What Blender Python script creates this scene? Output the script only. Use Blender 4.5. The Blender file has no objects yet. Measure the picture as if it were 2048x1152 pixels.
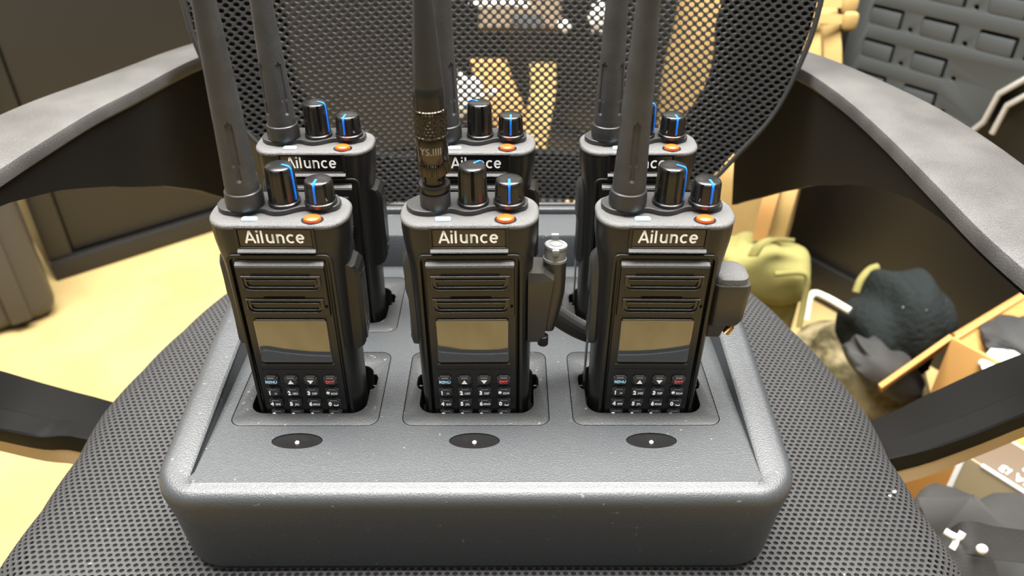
import bpy, bmesh, math, random
import numpy as np
from mathutils import Vector, Matrix

random.seed(4)
S = bpy.context.scene
COL = S.collection
H = 0.53            # height of the charger deck above the carpet; all coordinates below are relative to the deck
PI = math.pi

# ------------------------------------------------------------------ camera
F_PX = 1545.0
CAM = np.array([0.0198226, -0.3479331, 0.3205930])
CR = np.array([0.99998398, -0.00375072, 0.0020316])
PITCH, YAW, ROLL = 0.587977, 0.0051063, 0.0024425
_f = np.array([math.sin(YAW)*math.cos(PITCH), math.cos(YAW)*math.cos(PITCH), -math.sin(PITCH)])
_r = np.array([math.cos(YAW), -math.sin(YAW), 0.0])
_u = np.cross(_r, _f)
CR = math.cos(ROLL)*_r + math.sin(ROLL)*_u
CU = -math.sin(ROLL)*_r + math.cos(ROLL)*_u
CF = _f
cam_d = bpy.data.cameras.new('camera')
cam = bpy.data.objects.new('camera', cam_d); COL.objects.link(cam)
cam_d.sensor_width = 36.0; cam_d.sensor_fit = 'HORIZONTAL'
cam_d.lens = F_PX/2048*36.0
cam_d.clip_start = 0.01; cam_d.clip_end = 60
cam.matrix_world = Matrix(((CR[0], CU[0], -CF[0], CAM[0]), (CR[1], CU[1], -CF[1], CAM[1]),
                           (CR[2], CU[2], -CF[2], CAM[2]+H), (0, 0, 0, 1)))
cam_d.dof.use_dof = True
cam_d.dof.focus_distance = 0.45
cam_d.dof.aperture_fstop = 8.0
S.camera = cam

# ------------------------------------------------------------------ world, lamps, exposure
wd = bpy.data.worlds.new('world'); S.world = wd; wd.use_nodes = True
bg = wd.node_tree.nodes['Background']
bg.inputs['Color'].default_value = (1.0, 0.93, 0.82, 1); bg.inputs['Strength'].default_value = 0.10
def area(name, loc, size, sizey, power, color, target):
    l = bpy.data.lights.new(name, 'AREA'); l.shape = 'RECTANGLE'; l.size = size; l.size_y = sizey
    l.energy = power; l.color = color
    o = bpy.data.objects.new(name, l); COL.objects.link(o)
    o.location = (loc[0], loc[1], loc[2])
    d = Vector(target) - Vector(loc)
    o.rotation_euler = d.to_track_quat('-Z', 'Y').to_euler()
    return o
area('rear_sheen_lamp', (0.1, 2.6, 2.42), 2.4, 0.6, 60, (1.0, 0.96, 0.90), (0.1, 2.6, 0))  # unseen lamp, added at the back for sheen on the charger deck
area('ceiling_lamp_middle', (0.0, 0.16, 2.42), 2.6, 1.0, 340, (1.0, 0.97, 0.92), (0.0, 0.16, 0))
area('ceiling_lamp_front', (-0.1, -1.3, 2.42), 2.4, 0.6, 30, (1.0, 0.98, 0.95), (-0.1, -1.3, 0))
S.view_settings.view_transform = 'Standard'
S.view_settings.look = 'None'
S.view_settings.exposure = 0.2
S.view_settings.gamma = 1.0
S.view_settings.use_curve_mapping = False

# ------------------------------------------------------------------ helpers
def at_t(px, py, t):                       # point at a distance t along the view axis
    return CAM + (CF + CR*(px-1024)/F_PX - CU*(py-576)/F_PX)*t
def at_z(px, py, z):
    v = CF + CR*(px-1024)/F_PX - CU*(py-576)/F_PX
    return CAM + v*((z-CAM[2])/v[2])
def at_y(px, py, y):
    v = CF + CR*(px-1024)/F_PX - CU*(py-576)/F_PX
    return CAM + v*((y-CAM[1])/v[1])

def mesh_from(verts, faces, smooth=None, name='m'):
    me = bpy.data.meshes.new(name)
    me.from_pydata([tuple(v) for v in verts], [], faces)
    me.update()
    return shade(me, smooth)
def shade(me, ang=35):
    if ang is None: return me
    me.polygons.foreach_set('use_smooth', [True]*len(me.polygons))
    try: me.set_sharp_from_angle(angle=math.radians(ang))
    except Exception: pass
    me.update()
    return me
def bm_mesh(bm, ang=35):
    bmesh.ops.recalc_face_normals(bm, faces=bm.faces[:])
    me = bpy.data.meshes.new('m'); bm.to_mesh(me); bm.free()
    return shade(me, ang)
def box(x0, x1, y0, y1, z0, z1, bev=0.0, seg=2, ang=35):
    bm = bmesh.new()
    bmesh.ops.create_cube(bm, size=1)
    for v in bm.verts:
        v.co = Vector((x0+(v.co.x+.5)*(x1-x0), y0+(v.co.y+.5)*(y1-y0), z0+(v.co.z+.5)*(z1-z0)))
    if bev > 0:
        bmesh.ops.bevel(bm, geom=bm.edges[:], offset=bev, segments=seg, profile=.5, affect='EDGES')
    return bm_mesh(bm, ang)
def lathe(prof, n=32, ang=35, mod=None, cap0=True, cap1=True):   # prof: (r, z)
    V = []; Fc = []
    for k, (r, z) in enumerate(prof):
        for i in range(n):
            a = 2*PI*i/n
            rr = r if mod is None else mod(r, z, a)
            V.append((rr*math.cos(a), rr*math.sin(a), z))
    for k in range(len(prof)-1):
        for i in range(n):
            j = (i+1) % n
            Fc.append((k*n+i, k*n+j, (k+1)*n+j, (k+1)*n+i))
    if cap0: Fc.append(tuple(range(n-1, -1, -1)))
    if cap1: Fc.append(tuple((len(prof)-1)*n+i for i in range(n)))
    return mesh_from(V, Fc, ang)
def loft(rings, ang=35, cap=True, closed=True):
    n = len(rings[0]); V = [p for r in rings for p in r]; Fc = []
    for k in range(len(rings)-1):
        for i in range(n if closed else n-1):
            j = (i+1) % n
            Fc.append((k*n+i, k*n+j, (k+1)*n+j, (k+1)*n+i))
    if cap:
        Fc.append(tuple(range(n-1, -1, -1))); Fc.append(tuple((len(rings)-1)*n+i for i in range(n)))
    me = mesh_from(V, Fc, None)
    bm = bmesh.new(); bm.from_mesh(me); bmesh.ops.recalc_face_normals(bm, faces=bm.faces[:]); bm.to_mesh(me); bm.free()
    return shade(me, ang)
def rrect(x0, x1, y0, y1, r, n=6):         # outline of a rounded rectangle
    P = []
    for cx, cy, a0 in ((x1-r, y0+r, -90), (x1-r, y1-r, 0), (x0+r, y1-r, 90), (x0+r, y0+r, 180)):
        for i in range(n+1):
            a = math.radians(a0+90*i/n); P.append((cx+r*math.cos(a), cy+r*math.sin(a)))
    return P
def ellipse(cx, cy, rx, ry, n=32):
    return [(cx+rx*math.cos(2*PI*i/n), cy+ry*math.sin(2*PI*i/n)) for i in range(n)]
def plate(loops, depth, bev=0.0, M=None, ang=35, seg=2):   # filled 2D outline with holes, given thickness, centred on z=0
    cu = bpy.data.curves.new('c', 'CURVE'); cu.dimensions = '2D'; cu.fill_mode = 'BOTH'
    cu.extrude = max(depth/2-bev, 0.0); cu.bevel_depth = bev; cu.bevel_resolution = seg; cu.offset = -bev
    for lp in loops:
        s = cu.splines.new('POLY'); s.points.add(len(lp)-1)
        for p, q in zip(s.points, lp): p.co = (q[0], q[1], 0, 1)
        s.use_cyclic_u = True
    o = bpy.data.objects.new('c', cu)
    me = bpy.data.meshes.new_from_object(o)
    bpy.data.objects.remove(o); bpy.data.curves.remove(cu)
    bm = bmesh.new(); bm.from_mesh(me)
    bmesh.ops.remove_doubles(bm, verts=bm.verts[:], dist=1e-7)
    bmesh.ops.recalc_face_normals(bm, faces=bm.faces[:])
    if M is not None: bmesh.ops.transform(bm, matrix=M, verts=bm.verts[:])
    bm.to_mesh(me); bm.free()
    me.materials.clear()
    return shade(me, ang)
FRONT = Matrix(((1, 0, 0, 0), (0, 0, -1, 0), (0, 1, 0, 0), (0, 0, 0, 1)))   # drawn x,y -> x,z facing -y
def Tm(x=0, y=0, z=0): return Matrix.Translation((x, y, z))
def text_mesh(txt, size, M, extrude=0.00012, align='CENTER', bold=0.0, sx=1.0):
    cu = bpy.data.curves.new('t', 'FONT'); cu.body = txt; cu.size = size; cu.extrude = extrude
    cu.align_x = align; cu.align_y = 'CENTER'; cu.offset = bold; cu.resolution_u = 3
    o = bpy.data.objects.new('t', cu); me = bpy.data.meshes.new_from_object(o)
    bpy.data.objects.remove(o); bpy.data.curves.remove(cu)
    me.materials.clear()
    me.transform(M @ Matrix.Diagonal((sx, 1, 1, 1)))
    me.update()
    return me
def tube(path, r, n=10, ang=60, closed=False, flat=1.0):
    P = [Vector(p) for p in path]; R = r if isinstance(r, (list, tuple)) else [r]*len(P)
    rings = []; up = Vector((0, 0, 1)); prev = None
    for i, p in enumerate(P):
        if closed: t = P[(i+1) % len(P)] - P[i-1]
        else: t = P[min(i+1, len(P)-1)] - P[max(i-1, 0)]
        t.normalize()
        a = prev if prev is not None else (up if abs(t.dot(up)) < .9 else Vector((1, 0, 0)))
        s = t.cross(a)
        if s.length < 1e-6: s = t.cross(Vector((0, 1, 0)))
        s.normalize(); b = s.cross(t); prev = b
        rings.append([tuple(p + s*math.cos(2*PI*k/n)*R[i] + b*math.sin(2*PI*k/n)*R[i]*flat) for k in range(n)])
    if closed: rings.append(rings[0]); return loft(rings, ang, cap=False)
    return loft(rings, ang)
def catmull(P, n):
    P = [np.array(p, float) for p in P]; Q = [2*P[0]-P[1]] + P + [2*P[-1]-P[-2]]
    out = []
    m = len(P)-1
    for i in range(n+1):
        s = i/n*m; k = min(int(s), m-1); t = s-k
        a, b, c, d = Q[k], Q[k+1], Q[k+2], Q[k+3]
        out.append(.5*((2*b)+(-a+c)*t+(2*a-5*b+4*c-d)*t*t+(-a+3*b-3*c+d)*t**3))
    return out
def join_meshes(ms):
    bm = bmesh.new()
    for m in ms: bm.from_mesh(m)
    me = bpy.data.meshes.new('m'); bm.to_mesh(me); bm.free()
    return me

MATS = {}
def mat(name, col, rough=.5, metal=0.0, bump=None, coat=0.0, spec=.5, vary=None, emit=None, trans=0.0, speck=None):
    if name in MATS: return MATS[name]
    m = bpy.data.materials.new(name); m.use_nodes = True; nt = m.node_tree; b = nt.nodes['Principled BSDF']
    b.inputs['Base Color'].default_value = (*col, 1); b.inputs['Roughness'].default_value = rough
    b.inputs['Metallic'].default_value = metal; b.inputs['Coat Weight'].default_value = coat
    b.inputs['Specular IOR Level'].default_value = spec
    b.inputs['Transmission Weight'].default_value = trans
    if emit:
        b.inputs['Emission Color'].default_value = (*emit[0], 1); b.inputs['Emission Strength'].default_value = emit[1]
    tc = nt.nodes.new('ShaderNodeTexCoord')
    if bump:                                   # (scale, strength, distance)
        nz = nt.nodes.new('ShaderNodeTexNoise'); nz.inputs['Scale'].default_value = bump[0]; nz.inputs['Detail'].default_value = 3
        bp = nt.nodes.new('ShaderNodeBump'); bp.inputs['Strength'].default_value = bump[1]; bp.inputs['Distance'].default_value = bump[2]
        nt.links.new(tc.outputs['Object'], nz.inputs['Vector']); nt.links.new(nz.outputs['Fac'], bp.inputs['Height'])
        nt.links.new(bp.outputs['Normal'], b.inputs['Normal'])
    if vary:                                   # (scale, other colour)
        nz2 = nt.nodes.new('ShaderNodeTexNoise'); nz2.inputs['Scale'].default_value = vary[0]; nz2.inputs['Detail'].default_value = 5
        rp = nt.nodes.new('ShaderNodeValToRGB'); rp.color_ramp.elements[0].position = .35; rp.color_ramp.elements[1].position = .65
        rp.color_ramp.elements[0].color = (*col, 1); rp.color_ramp.elements[1].color = (*vary[1], 1)
        nt.links.new(tc.outputs['Object'], nz2.inputs['Vector']); nt.links.new(nz2.outputs['Fac'], rp.inputs['Fac'])
        last = rp.outputs['Color']
    else: last = None
    if speck:                                  # (scale, threshold, colour): scattered lint and dust
        vo = nt.nodes.new('ShaderNodeTexNoise'); vo.inputs['Scale'].default_value = speck[0]; vo.inputs['Detail'].default_value = 2
        r2 = nt.nodes.new('ShaderNodeValToRGB'); r2.color_ramp.elements[0].position = speck[1]; r2.color_ramp.elements[1].position = speck[1]+.03
        mx = nt.nodes.new('ShaderNodeMix'); mx.data_type = 'RGBA'
        nt.links.new(tc.outputs['Object'], vo.inputs['Vector']); nt.links.new(vo.outputs['Fac'], r2.inputs['Fac'])
        nt.links.new(r2.outputs['Color'], mx.inputs['Factor'])
        mx.inputs['A'].default_value = (*col, 1); mx.inputs['B'].default_value = (*speck[2], 1)
        if last: nt.links.new(last, mx.inputs['A'])
        last = mx.outputs['Result']
    if last: nt.links.new(last, b.inputs['Base Color'])
    MATS[name] = m
    return m

def obj(name, me, m, parent=None, loc=(0, 0, 0), rot=(0, 0, 0)):
    o = bpy.data.objects.new(name, me); COL.objects.link(o)
    if m is not None and len(me.materials) == 0: me.materials.append(m)
    if parent is not None: o.parent = parent
    o.location = loc; o.rotation_euler = rot
    return o
def tag(o, label=None, cat=None, group=None, kind=None):
    if label: o['label'] = label
    if cat: o['category'] = cat
    if group: o['group'] = group
    if kind: o['kind'] = kind
    return o
BASE = {}
def thing(name, label, cat, base, group=None):
    o = bpy.data.objects.new(name, None); COL.objects.link(o); o.empty_display_size = .02
    o.location = (base[0], base[1], base[2]+H); BASE[o.name] = Vector(base)
    return tag(o, label, cat, group)
def part(name, me, m, parent, label=None):        # mesh given in deck coordinates; made relative to its thing
    top = parent
    while top.parent is not None: top = top.parent
    me.transform(Matrix.Translation(-BASE[top.name])); me.update()
    o = obj(name, me, m, parent)
    if label: o['label'] = label
    return o

# ------------------------------------------------------------------ materials
M_black = mat('radio_plastic', (.007, .007, .0068), .36, bump=(2600, .25, .0002), spec=.4)
M_grain = mat('grained_plastic', (.075, .075, .075), .48, bump=(1900, .9, .0006))
M_panel = mat('panel_plastic', (.006, .006, .006), .30, bump=(3000, .12, .0001), spec=.4)
M_gloss = mat('gloss_black', (.008, .008, .008), .18)
M_glass = mat('screen_glass', (.012, .013, .014), .04, coat=1.0, spec=1.0)
M_rubber = mat('antenna_rubber', (.017, .0178, .0185), .55, bump=(900, .25, .0004), vary=(60, (.030, .030, .030)))
M_collar = mat('collar_rubber', (.017, .017, .018), .42)
M_metal = mat('gunmetal', (.05, .045, .038), .22, metal=.9)
M_darkmetal = mat('black_metal', (.02, .019, .017), .25, metal=.5)
M_white = mat('white_print', (.95, .95, .95), .5)
M_blueprint = mat('pale_blue_print', (.32, .62, .85), .5)
M_letter = mat('letter_print', (.45, .55, .65), .5)
M_redprint = mat('red_print', (.8, .06, .05), .5)
M_blue = mat('blue_line', (.004, .13, .62), .4)
M_orange = mat('orange_button', (.62, .075, .006), .35, coat=.3)
M_pale = mat('pale_blue_button', (.40, .55, .64), .3)
M_hole = mat('dark_hole', (.002, .002, .002), .9, spec=.1)
M_charger = mat('charger_plastic', (.031, .034, .037), .38, bump=(1300, .55, .0005), speck=(260, .72, (.09, .09, .09)))
M_insert = mat('insert_plastic', (.016, .0175, .0185), .48, bump=(1500, .5, .0005), speck=(300, .7, (.09, .09, .09)))
M_clearcap = mat('grey_cap', (.13, .137, .137), .4)
M_gold = mat('brass', (.75, .5, .22), .25, metal=1.0)
M_fabric = mat('seat_fabric', (.033, .033, .034), .8, bump=(2500, .6, .0004), speck=(240, .73, (.12, .12, .12)))
M_under = mat('seat_foam', (.012, .012, .012), .95, spec=.1)
M_mesh = mat('back_mesh_fabric', (.020, .020, .020), .45)
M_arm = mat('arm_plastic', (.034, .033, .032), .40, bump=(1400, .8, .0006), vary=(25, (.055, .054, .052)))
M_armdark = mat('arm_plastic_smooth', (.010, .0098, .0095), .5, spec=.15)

# ------------------------------------------------------------------ setting
M_carpet = mat('carpet', (.34, .245, .102), .95, bump=(260, .6, .006), vary=(9, (.385, .285, .126)), spec=.1)
M_wall = mat('wall_paint', (.62, .57, .49), .8)
fl = obj('floor', mesh_from([(-4, -3, 0), (4, -3, 0), (4, 4.5, 0), (-4, 4.5, 0)], [(0, 1, 2, 3)]), M_carpet); tag(fl, kind='structure')
U = Vector((.777, .63, 0)).normalized(); UN = Vector((U.y, -U.x, 0))          # left wall run and its inward normal
Wd = Vector((-.56, .828, 0)).normalized(); WN = Vector((-Wd.y, Wd.x, 0))      # right wall run and its inward normal

# ------------------------------------------------------------------ charger
PX, PY = .101705, .0916432
CW = .178; CX = .0018
Y0, Y1 = -.0682, .205
def rim_z(y): return max(0.0, .12*(y+.0574))
def bay_slot(cx, cy, g=0.0):
    P = rrect(cx-.0345-g, cx+.0350+g, cy-.0027-g, cy+.0425+g, .009, 6)
    out = []
    for i, p in enumerate(P):
        out.append(p)
        if i == 6: out += [(cx+.0350+g, cy+.0185), (cx+.0372+g, cy+.0200), (cx+.0384+g, cy+.0235), (cx+.0384+g, cy+.0300), (cx+.0372+g, cy+.0330)]
        if i == 20: out += [(cx-.0367-g, cy+.0330), (cx-.0379-g, cy+.0300), (cx-.0379-g, cy+.0235), (cx-.0367-g, cy+.0200), (cx-.0345-g, cy+.0185)]
    return out
def build_charger():
    t = thing('desktop_charger', 'wide black six-bay charging dock resting on the mesh chair seat', 'charger', (0, .07, -.0655))
    # outer shell: rounded plan, slightly drafted, its rim climbing to the rear
    n = 14
    def ring(inset, zf, rad):
        P = rrect(CX-CW+inset, CX+CW-inset, Y0+inset, Y1-inset, max(rad-inset, .003), n)
        return [(x, y, zf(x, y)) for x, y in P]
    rings = [ring(.0075, lambda x, y: -.0655, .032), ring(.0052, lambda x, y: -.0647, .032), ring(.0045, lambda x, y: -.0620, .032),
             ring(.0036, lambda x, y: -.0615, .032), ring(.0022, lambda x, y: -.03, .029), ring(.0006, lambda x, y: rim_z(y)-.010, .026)]
    for k in range(7):
        a = k/6*PI/2
        rings.append(ring(.0008+.007*(1-math.cos(a)), lambda x, y, a=a: rim_z(y)-.007+.007*math.sin(a)-.0004, .026))
    # rim top: blend the outer outline to the recess outline
    hx = .1580
    inner = []
    outer_xy = [(p[0], p[1]) for p in rings[-1]]
    IN = rrect(CX-hx, CX+hx, -.0574, .165, .0045, n)
    def inn(zf): return [(x, y, zf(x, y)) for x, y in IN]
    rings.append(inn(lambda x, y: rim_z(y)+.0003))
    IN2 = rrect(CX-hx+.0015, CX+hx-.0015, -.0569, .1640, .004, n)
    rings.append([(x, y, max(rim_z(y)-.0012, 0)) for x, y in IN2])
    IN3 = rrect(CX-hx+.0030, CX+hx-.0030, -.0564, .1630, .0035, n)
    rings.append([(x, y, -.0004) for x, y in IN3])
    sh = part('shell', loft(rings, 40, cap=False), M_charger, t)
    part('base_plate', plate([rrect(CX-CW+.009, CX+CW-.009, Y0+.009, Y1-.009, .022)], .002, .0, Tm(0, 0, -.0643)), M_charger, t)
    # deck with openings for the six bay inserts and the three indicator windows
    deck = [rrect(CX-hx+.0008, CX+hx-.0008, -.0574, .1645, .004)]
    g = .00045
    for r in range(2):
        for c in (-1, 0, 1):
            deck.append(rrect(c*PX-.0434-g, c*PX+.0438+g, r*PY-.0131-g, r*PY+.0559+g, .0065+g))
    for c in (-1, 0, 1): deck.append(ellipse(c*.1022, -.0258, .0147, .0063, 40))
    part('deck', plate(deck, .003, 0, Tm(0, 0, -.0015)), M_charger, t)
    part('deck_floor', box(CX-hx+.001, CX+hx-.001, -.056, .163, -.0265, -.0245), M_hole, t)
    # rear ledge step
    part('rear_ridge', box(CX-.150, CX+.150, .1935, .2005, .0265, .0345, .002), M_charger, t)
    for r in range(2):
        for c in (-1, 0, 1):
            cx, cy = c*PX, r*PY
            o = part('bay_insert', plate([rrect(cx-.0434, cx+.0438, cy-.0131, cy+.0559, .0065),
                                          bay_slot(cx, cy)], .0026, .0003, Tm(0, 0, -.0012), seg=1), M_insert, t)
            # pocket walls and the contact notch at each side
            W1 = bay_slot(cx, cy, .0001); W2 = bay_slot(cx, cy, -.0006)
            w = loft([[(x, y, -.0020) for x, y in W1], [(x, y, -.0235) for x, y in W2]], 40, cap=False)
            part('pocket_wall', w, M_black, o)
            for s in (-1, 1):
                part('contact_pin', box(cx+.0003+s*.0362-.0012, cx+.0003+s*.0362+.0012, cy+.0255, cy+.0268, -.012, -.0030, .0003), M_black, o)
    for c in (-1, 0, 1):
        w = part('indicator_window', lathe([(.0146, -.0018), (.0143, -.0008), (.011, -.0009), (.006, -.0011), (.0005, -.0012)], 40), M_gloss, t)
        # squash to an oval at its place
        w.data.transform(Tm(c*.1022, -.0258-.07, 0) @ Matrix.Diagonal((1, .42, 1, 1)) @ Tm(0, .07, 0))
        led = part('status_led', lathe([(.0012, 0), (.0012, .0006), (.0008, .0011), (.0002, .0013)], 16), M_white, w)
        led.data.transform(Tm(c*.1022, -.0263, -.0012)); led.data.update()
    return t
build_charger()

# ------------------------------------------------------------------ radios
CACHE = {}
def C(key, fn):
    if key not in CACHE: CACHE[key] = fn()
    return CACHE[key]
ZB = -.0205       # bottom of the radio in its bay
def shift(me, dz=-ZB): me.transform(Tm(0, 0, dz)); me.update(); return me

def radio_body():
    def ring(z, hw, y0, y1, a=.0125, b=.0150, n=10):
        P = []
        for cx, cy, a0 in ((hw-a, y0+b, -90), (hw-a, y1-b, 0), (-hw+a, y1-b, 90), (-hw+a, y0+b, 180)):
            for i in range(n+1):
                t = math.radians(a0+90*i/n); P.append((cx+a*math.cos(t), cy+b*math.sin(t), z))
        return P
    R = [ring(ZB, .0305, .0015, .0345), ring(ZB+.002, .0318, .0003, .036), ring(0, .0324, 0, .0365), ring(.06, .0332, 0, .0365),
         ring(.092, .0338, 0, .0365), ring(.100, .0343, 0, .0362), ring(.107, .0352, 0, .0358), ring(.114, .0362, .0002, .0355), ring(.1195, .0366, .0004, .0353),
         ring(.1245, .0366, .0006, .0352)]
    body = loft(R, 40)
    return shift(body)
def radio_top():
    def ring(z, hw, y0, y1, a=.0125, b=.0150, n=10):
        P = []
        for cx, cy, a0 in ((hw-a, y0+b, -90), (hw-a, y1-b, 0), (-hw+a, y1-b, 90), (-hw+a, y0+b, 180)):
            for i in range(n+1):
                t = math.radians(a0+90*i/n); P.append((cx+a*math.cos(t), cy+b*math.sin(t), z))
        return P
    R = [ring(.1245, .0368, .0004, .0354)]
    for k in range(6):
        q = k/5*PI/2
        R.append(ring(.1254+.0018*math.sin(q), .0369-.0018*(1-math.cos(q)), .0003+.0018*(1-math.cos(q)), .0355-.0018*(1-math.cos(q))))
    return shift(loft(R, 50))
def platform():
    xs = [-.0338, -.032, -.029, -.025, -.021, -.017, -.0135, -.0105, -.0075, -.0045, -.0015, .0015, .0045, .0075, .0105, .0135, .0175, .022, .026, .0295, .031]
    ys = [.0185, .0145, .0115, .0100, .0096, .0104, .0124, .0134, .0125, .0108, .0100, .0101, .0113, .0132, .0150, .0158, .0150, .0140, .0142, .0160, .0190]
    fr = [tuple(p) for p in catmull(list(zip(xs, ys)), 54)]
    P = fr + [(.031, .024), (.028, .0295), (.020, .0325), (0, .0328), (-.018, .0325), (-.028, .0295), (-.0335, .0235)]
    return shift(plate([P], .0032, .0004, Tm(0, 0, .1286), seg=2))
def wave_line():
    return None
def knob(rad, h, flare):
    prof = [(rad*1.12, 0), (rad*1.12, .0016), (rad*1.06, .0021), (rad*1.02, .0022), (rad*1.02, .0028), (rad*1.04, .003)]
    for k in range(1, 9): prof.append((rad*(1.04-.06*k/8), .003+(h-.0052)*k/8))
    prof += [(rad*.955, h-.0014), (rad*.90, h-.0006), (rad*.80, h-.0001), (rad*.4, h+.0003), (rad*.02, h+.0004)]
    def mod(r, z, a):
        if z < .0042 or z > h-.0012 or r < rad*.7: return r
        g = abs(((a+PI/8) % (PI/4))-PI/8)
        return r - (.0012*max(0, 1-(g/.125)**2))
    return lathe(prof, 96, 30, mod)
def pointer(rad, h):
    V = []; w = .00062
    line = [(rad*.25, h+.0006), (rad*.6, h+.0005), (rad*.84, h+.0002), (rad*.95, h-.0006), (rad*1.005, h-.0018), (rad*1.03, h*.6), (rad*1.055, .0032)]
    rings = []
    for r, z in line:
        rings.append([(r-.0006, -w, z-.0004), (r+.00012, -w, z), (r+.00012, w, z), (r-.0006, w, z-.0004)])
    return loft(rings, 30)
def antenna():
    n = 72
    prof = [(.0085, .0), (.0098, .0004), (.0101, .003), (.0099, .006), (.0096, .0088), (.0091, .0093)]
    col = lathe(prof, 48)
    zs = [.009+.0012*k for k in range(44)] + [.064+.012*k for k in range(9)] + [.166, .168, .1695]
    pr = []
    for z in zs:
        t = (z-.009)/.16
        r = .00875 - .0350*(z-.012) if z > .012 else .00875
        r = max(r, .0040)
        if z >= .166: r *= {.166: 1.0, .168: .8, .1695: .4}[z]
        pr.append((r, z))
    z0, z1 = .0165, .0475
    def mod(r, z, a):
        if z < z0-.0001 or z > z1: return r
        g = abs(((a+PI/4) % (PI/2))-PI/4)*r
        hw = .0014
        e = min(z-z0, z1-z)
        if e < .0014: hw = math.sqrt(max(0, .0014**2-(.0014-e)**2))
        return r - (.00085 if g < hw+.00005 else 0)
    return col, lathe(pr, n, 25, mod)
def logo_strokes():
    w = .00105
    def strip(P, closed=False):
        P = [np.array(p, float) for p in P]; L = []; R = []
        for i, p in enumerate(P):
            a = P[max(i-1, 0)]; b = P[min(i+1, len(P)-1)]
            if closed and i in (0, len(P)-1): a = P[-2]; b = P[1]
            t = (b-a)/np.linalg.norm(b-a); nn = np.array([-t[1], t[0]])
            L.append(p+nn*w/2); R.append(p-nn*w/2)
        return L, R
    V = []; Fc = []
    def add(P):
        L, R = strip(P); b = len(V); n = len(P)
        for q in L: V.append((q[0], -.00012, q[1]))
        for q in R: V.append((q[0], -.00012, q[1]))
        for i in range(n-1): Fc.append((b+i, b+n+i, b+n+i+1, b+i+1))
    def arc(cx, cy, rx, ry, a0, a1, n=18):
        return [(cx+rx*math.cos(math.radians(a0+(a1-a0)*i/n)), cy+ry*math.sin(math.radians(a0+(a1-a0)*i/n))) for i in range(n+1)]
    k = 1e-3; cap = 7.3*k; xh = 5.35*k; hw = w/2
    x0 = -15.9*k
    add([(x0+.5*k, 0), (x0+2.95*k, cap-.1*k)]); add([(x0+2.95*k, cap-.1*k), (x0+5.4*k, 0)]); add([(x0+1.4*k, 2.1*k), (x0+4.5*k, 2.1*k)])
    add([(x0+2.65*k, cap-.35*k), (x0+3.25*k, cap-.35*k)])
    add([(x0+6.95*k, 0), (x0+6.95*k, xh)]); add(arc(x0+6.95*k, cap-.35*k, .16*k, .16*k, 0, 360, 10)); 
    add([(x0+9.1*k, 0), (x0+9.1*k, cap+.1*k)])
    ux = x0+11.3*k
    add([(ux+hw, xh), (ux+hw, 2.1*k)] + arc(ux+2.0*k, 2.1*k, 2.0*k-hw, 1.6*k, 180, 360)[1:] + [(ux+4.0*k-hw, xh)])
    add([(ux+4.0*k-hw, xh), (ux+4.0*k-hw, 0)])
    nx = x0+16.6*k
    add([(nx+hw, 0), (nx+hw, xh)])
    add([(nx+hw, 0), (nx+hw, xh-2.1*k)] + arc(nx+2.0*k, xh-2.1*k, 2.0*k-hw, 1.6*k, 180, 0)[1:] + [(nx+4.0*k-hw, 0)])
    cx = x0+21.7*k; ry = xh/2-hw+.05*k
    add(arc(cx+2.35*k, xh/2, 2.35*k-hw, ry, 48, 312, 26))
    ex = x0+26.6*k
    add([(ex+hw, xh/2+.05*k), (ex+4.5*k-hw, xh/2+.05*k)] + arc(ex+2.25*k, xh/2, 2.25*k-hw, ry, 2, 318, 30)[1:])
    me = mesh_from(V, Fc, None)
    return me
def speaker_block():
    # sloped top edge, plain front; profile (y,z) drawn through x
    pr = [(.001, .1040), (-.0026, .1040), (-.0031, .1034), (-.0032, .1026), (-.0032, .0726), (-.0028, .0722), (.001, .0722)]
    rings = []
    for x, s in ((-.0237, .7), (-.0233, 1), (.0233, 1), (.0237, .7)):
        rings.append([(x, y if y > 0 else y*s, z) for y, z in pr])
    return shift(loft(rings, 25))
def slot_outline(x0, x1, z0, z1, r):
    # square upper corners, large rounded lower ones
    P = [(x1, z1)]
    P += [(x0, z1)]
    for i in range(7):
        a = math.radians(180+90*i/6); P.append((x0+r+r*math.cos(a), z0+r+r*math.sin(a)))
    for i in range(7):
        a = math.radians(270+90*i/6); P.append((x1-r+r*math.cos(a), z0+r+r*math.sin(a)))
    return P
def speaker_slot(zt, zb):
    Mx = Tm(0, -.0033, 0) @ FRONT
    def ringp(x, t, b, r, w, d):
        o = slot_outline(-x, x, b, t, r); i = slot_outline(-x+w, x-w, b+w, t-w, max(r-w, .0004))
        return plate([o, i], d, .00028, Mx, seg=2)
    h = zt-zb
    a = ringp(.0210, zt, zb, .0042, .0008, .0020)
    b = ringp(.0188, zt-.0024, zb+.0020, .0026, .0007, .0020)
    return shift(join_meshes([a, b]))
def slot_gap(zt, zb):
    Mx = Tm(0, -.00322, 0) @ FRONT
    o = slot_outline(-.0203, .0203, zb+.0007, zt-.0007, .0036); i = slot_outline(-.0188, .0188, zb+.0020, zt-.0024, .0026)
    return shift(plate([o, i], .0001, 0, Mx))
def slot_slit(zt, w):
    return shift(box(-w, w, -.0038, -.0031, zt-.0001, zt+.0010))
def key_mesh():
    bm = bmesh.new(); bmesh.ops.create_cube(bm, size=1)
    for v in bm.verts: v.co = Vector((v.co.x*.0076, v.co.y*.003, v.co.z*.0060))
    bmesh.ops.bevel(bm, geom=[e for e in bm.edges if abs((e.verts[0].co-e.verts[1].co).y) > .002], offset=.0011, segments=3, affect='EDGES')
    fr = [f for f in bm.faces if f.normal.y < -.9]
    bmesh.ops.bevel(bm, geom=[e for f in fr for e in f.edges], offset=.0008, segments=2, affect='EDGES')
    return bm_mesh(bm, 40)
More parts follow.
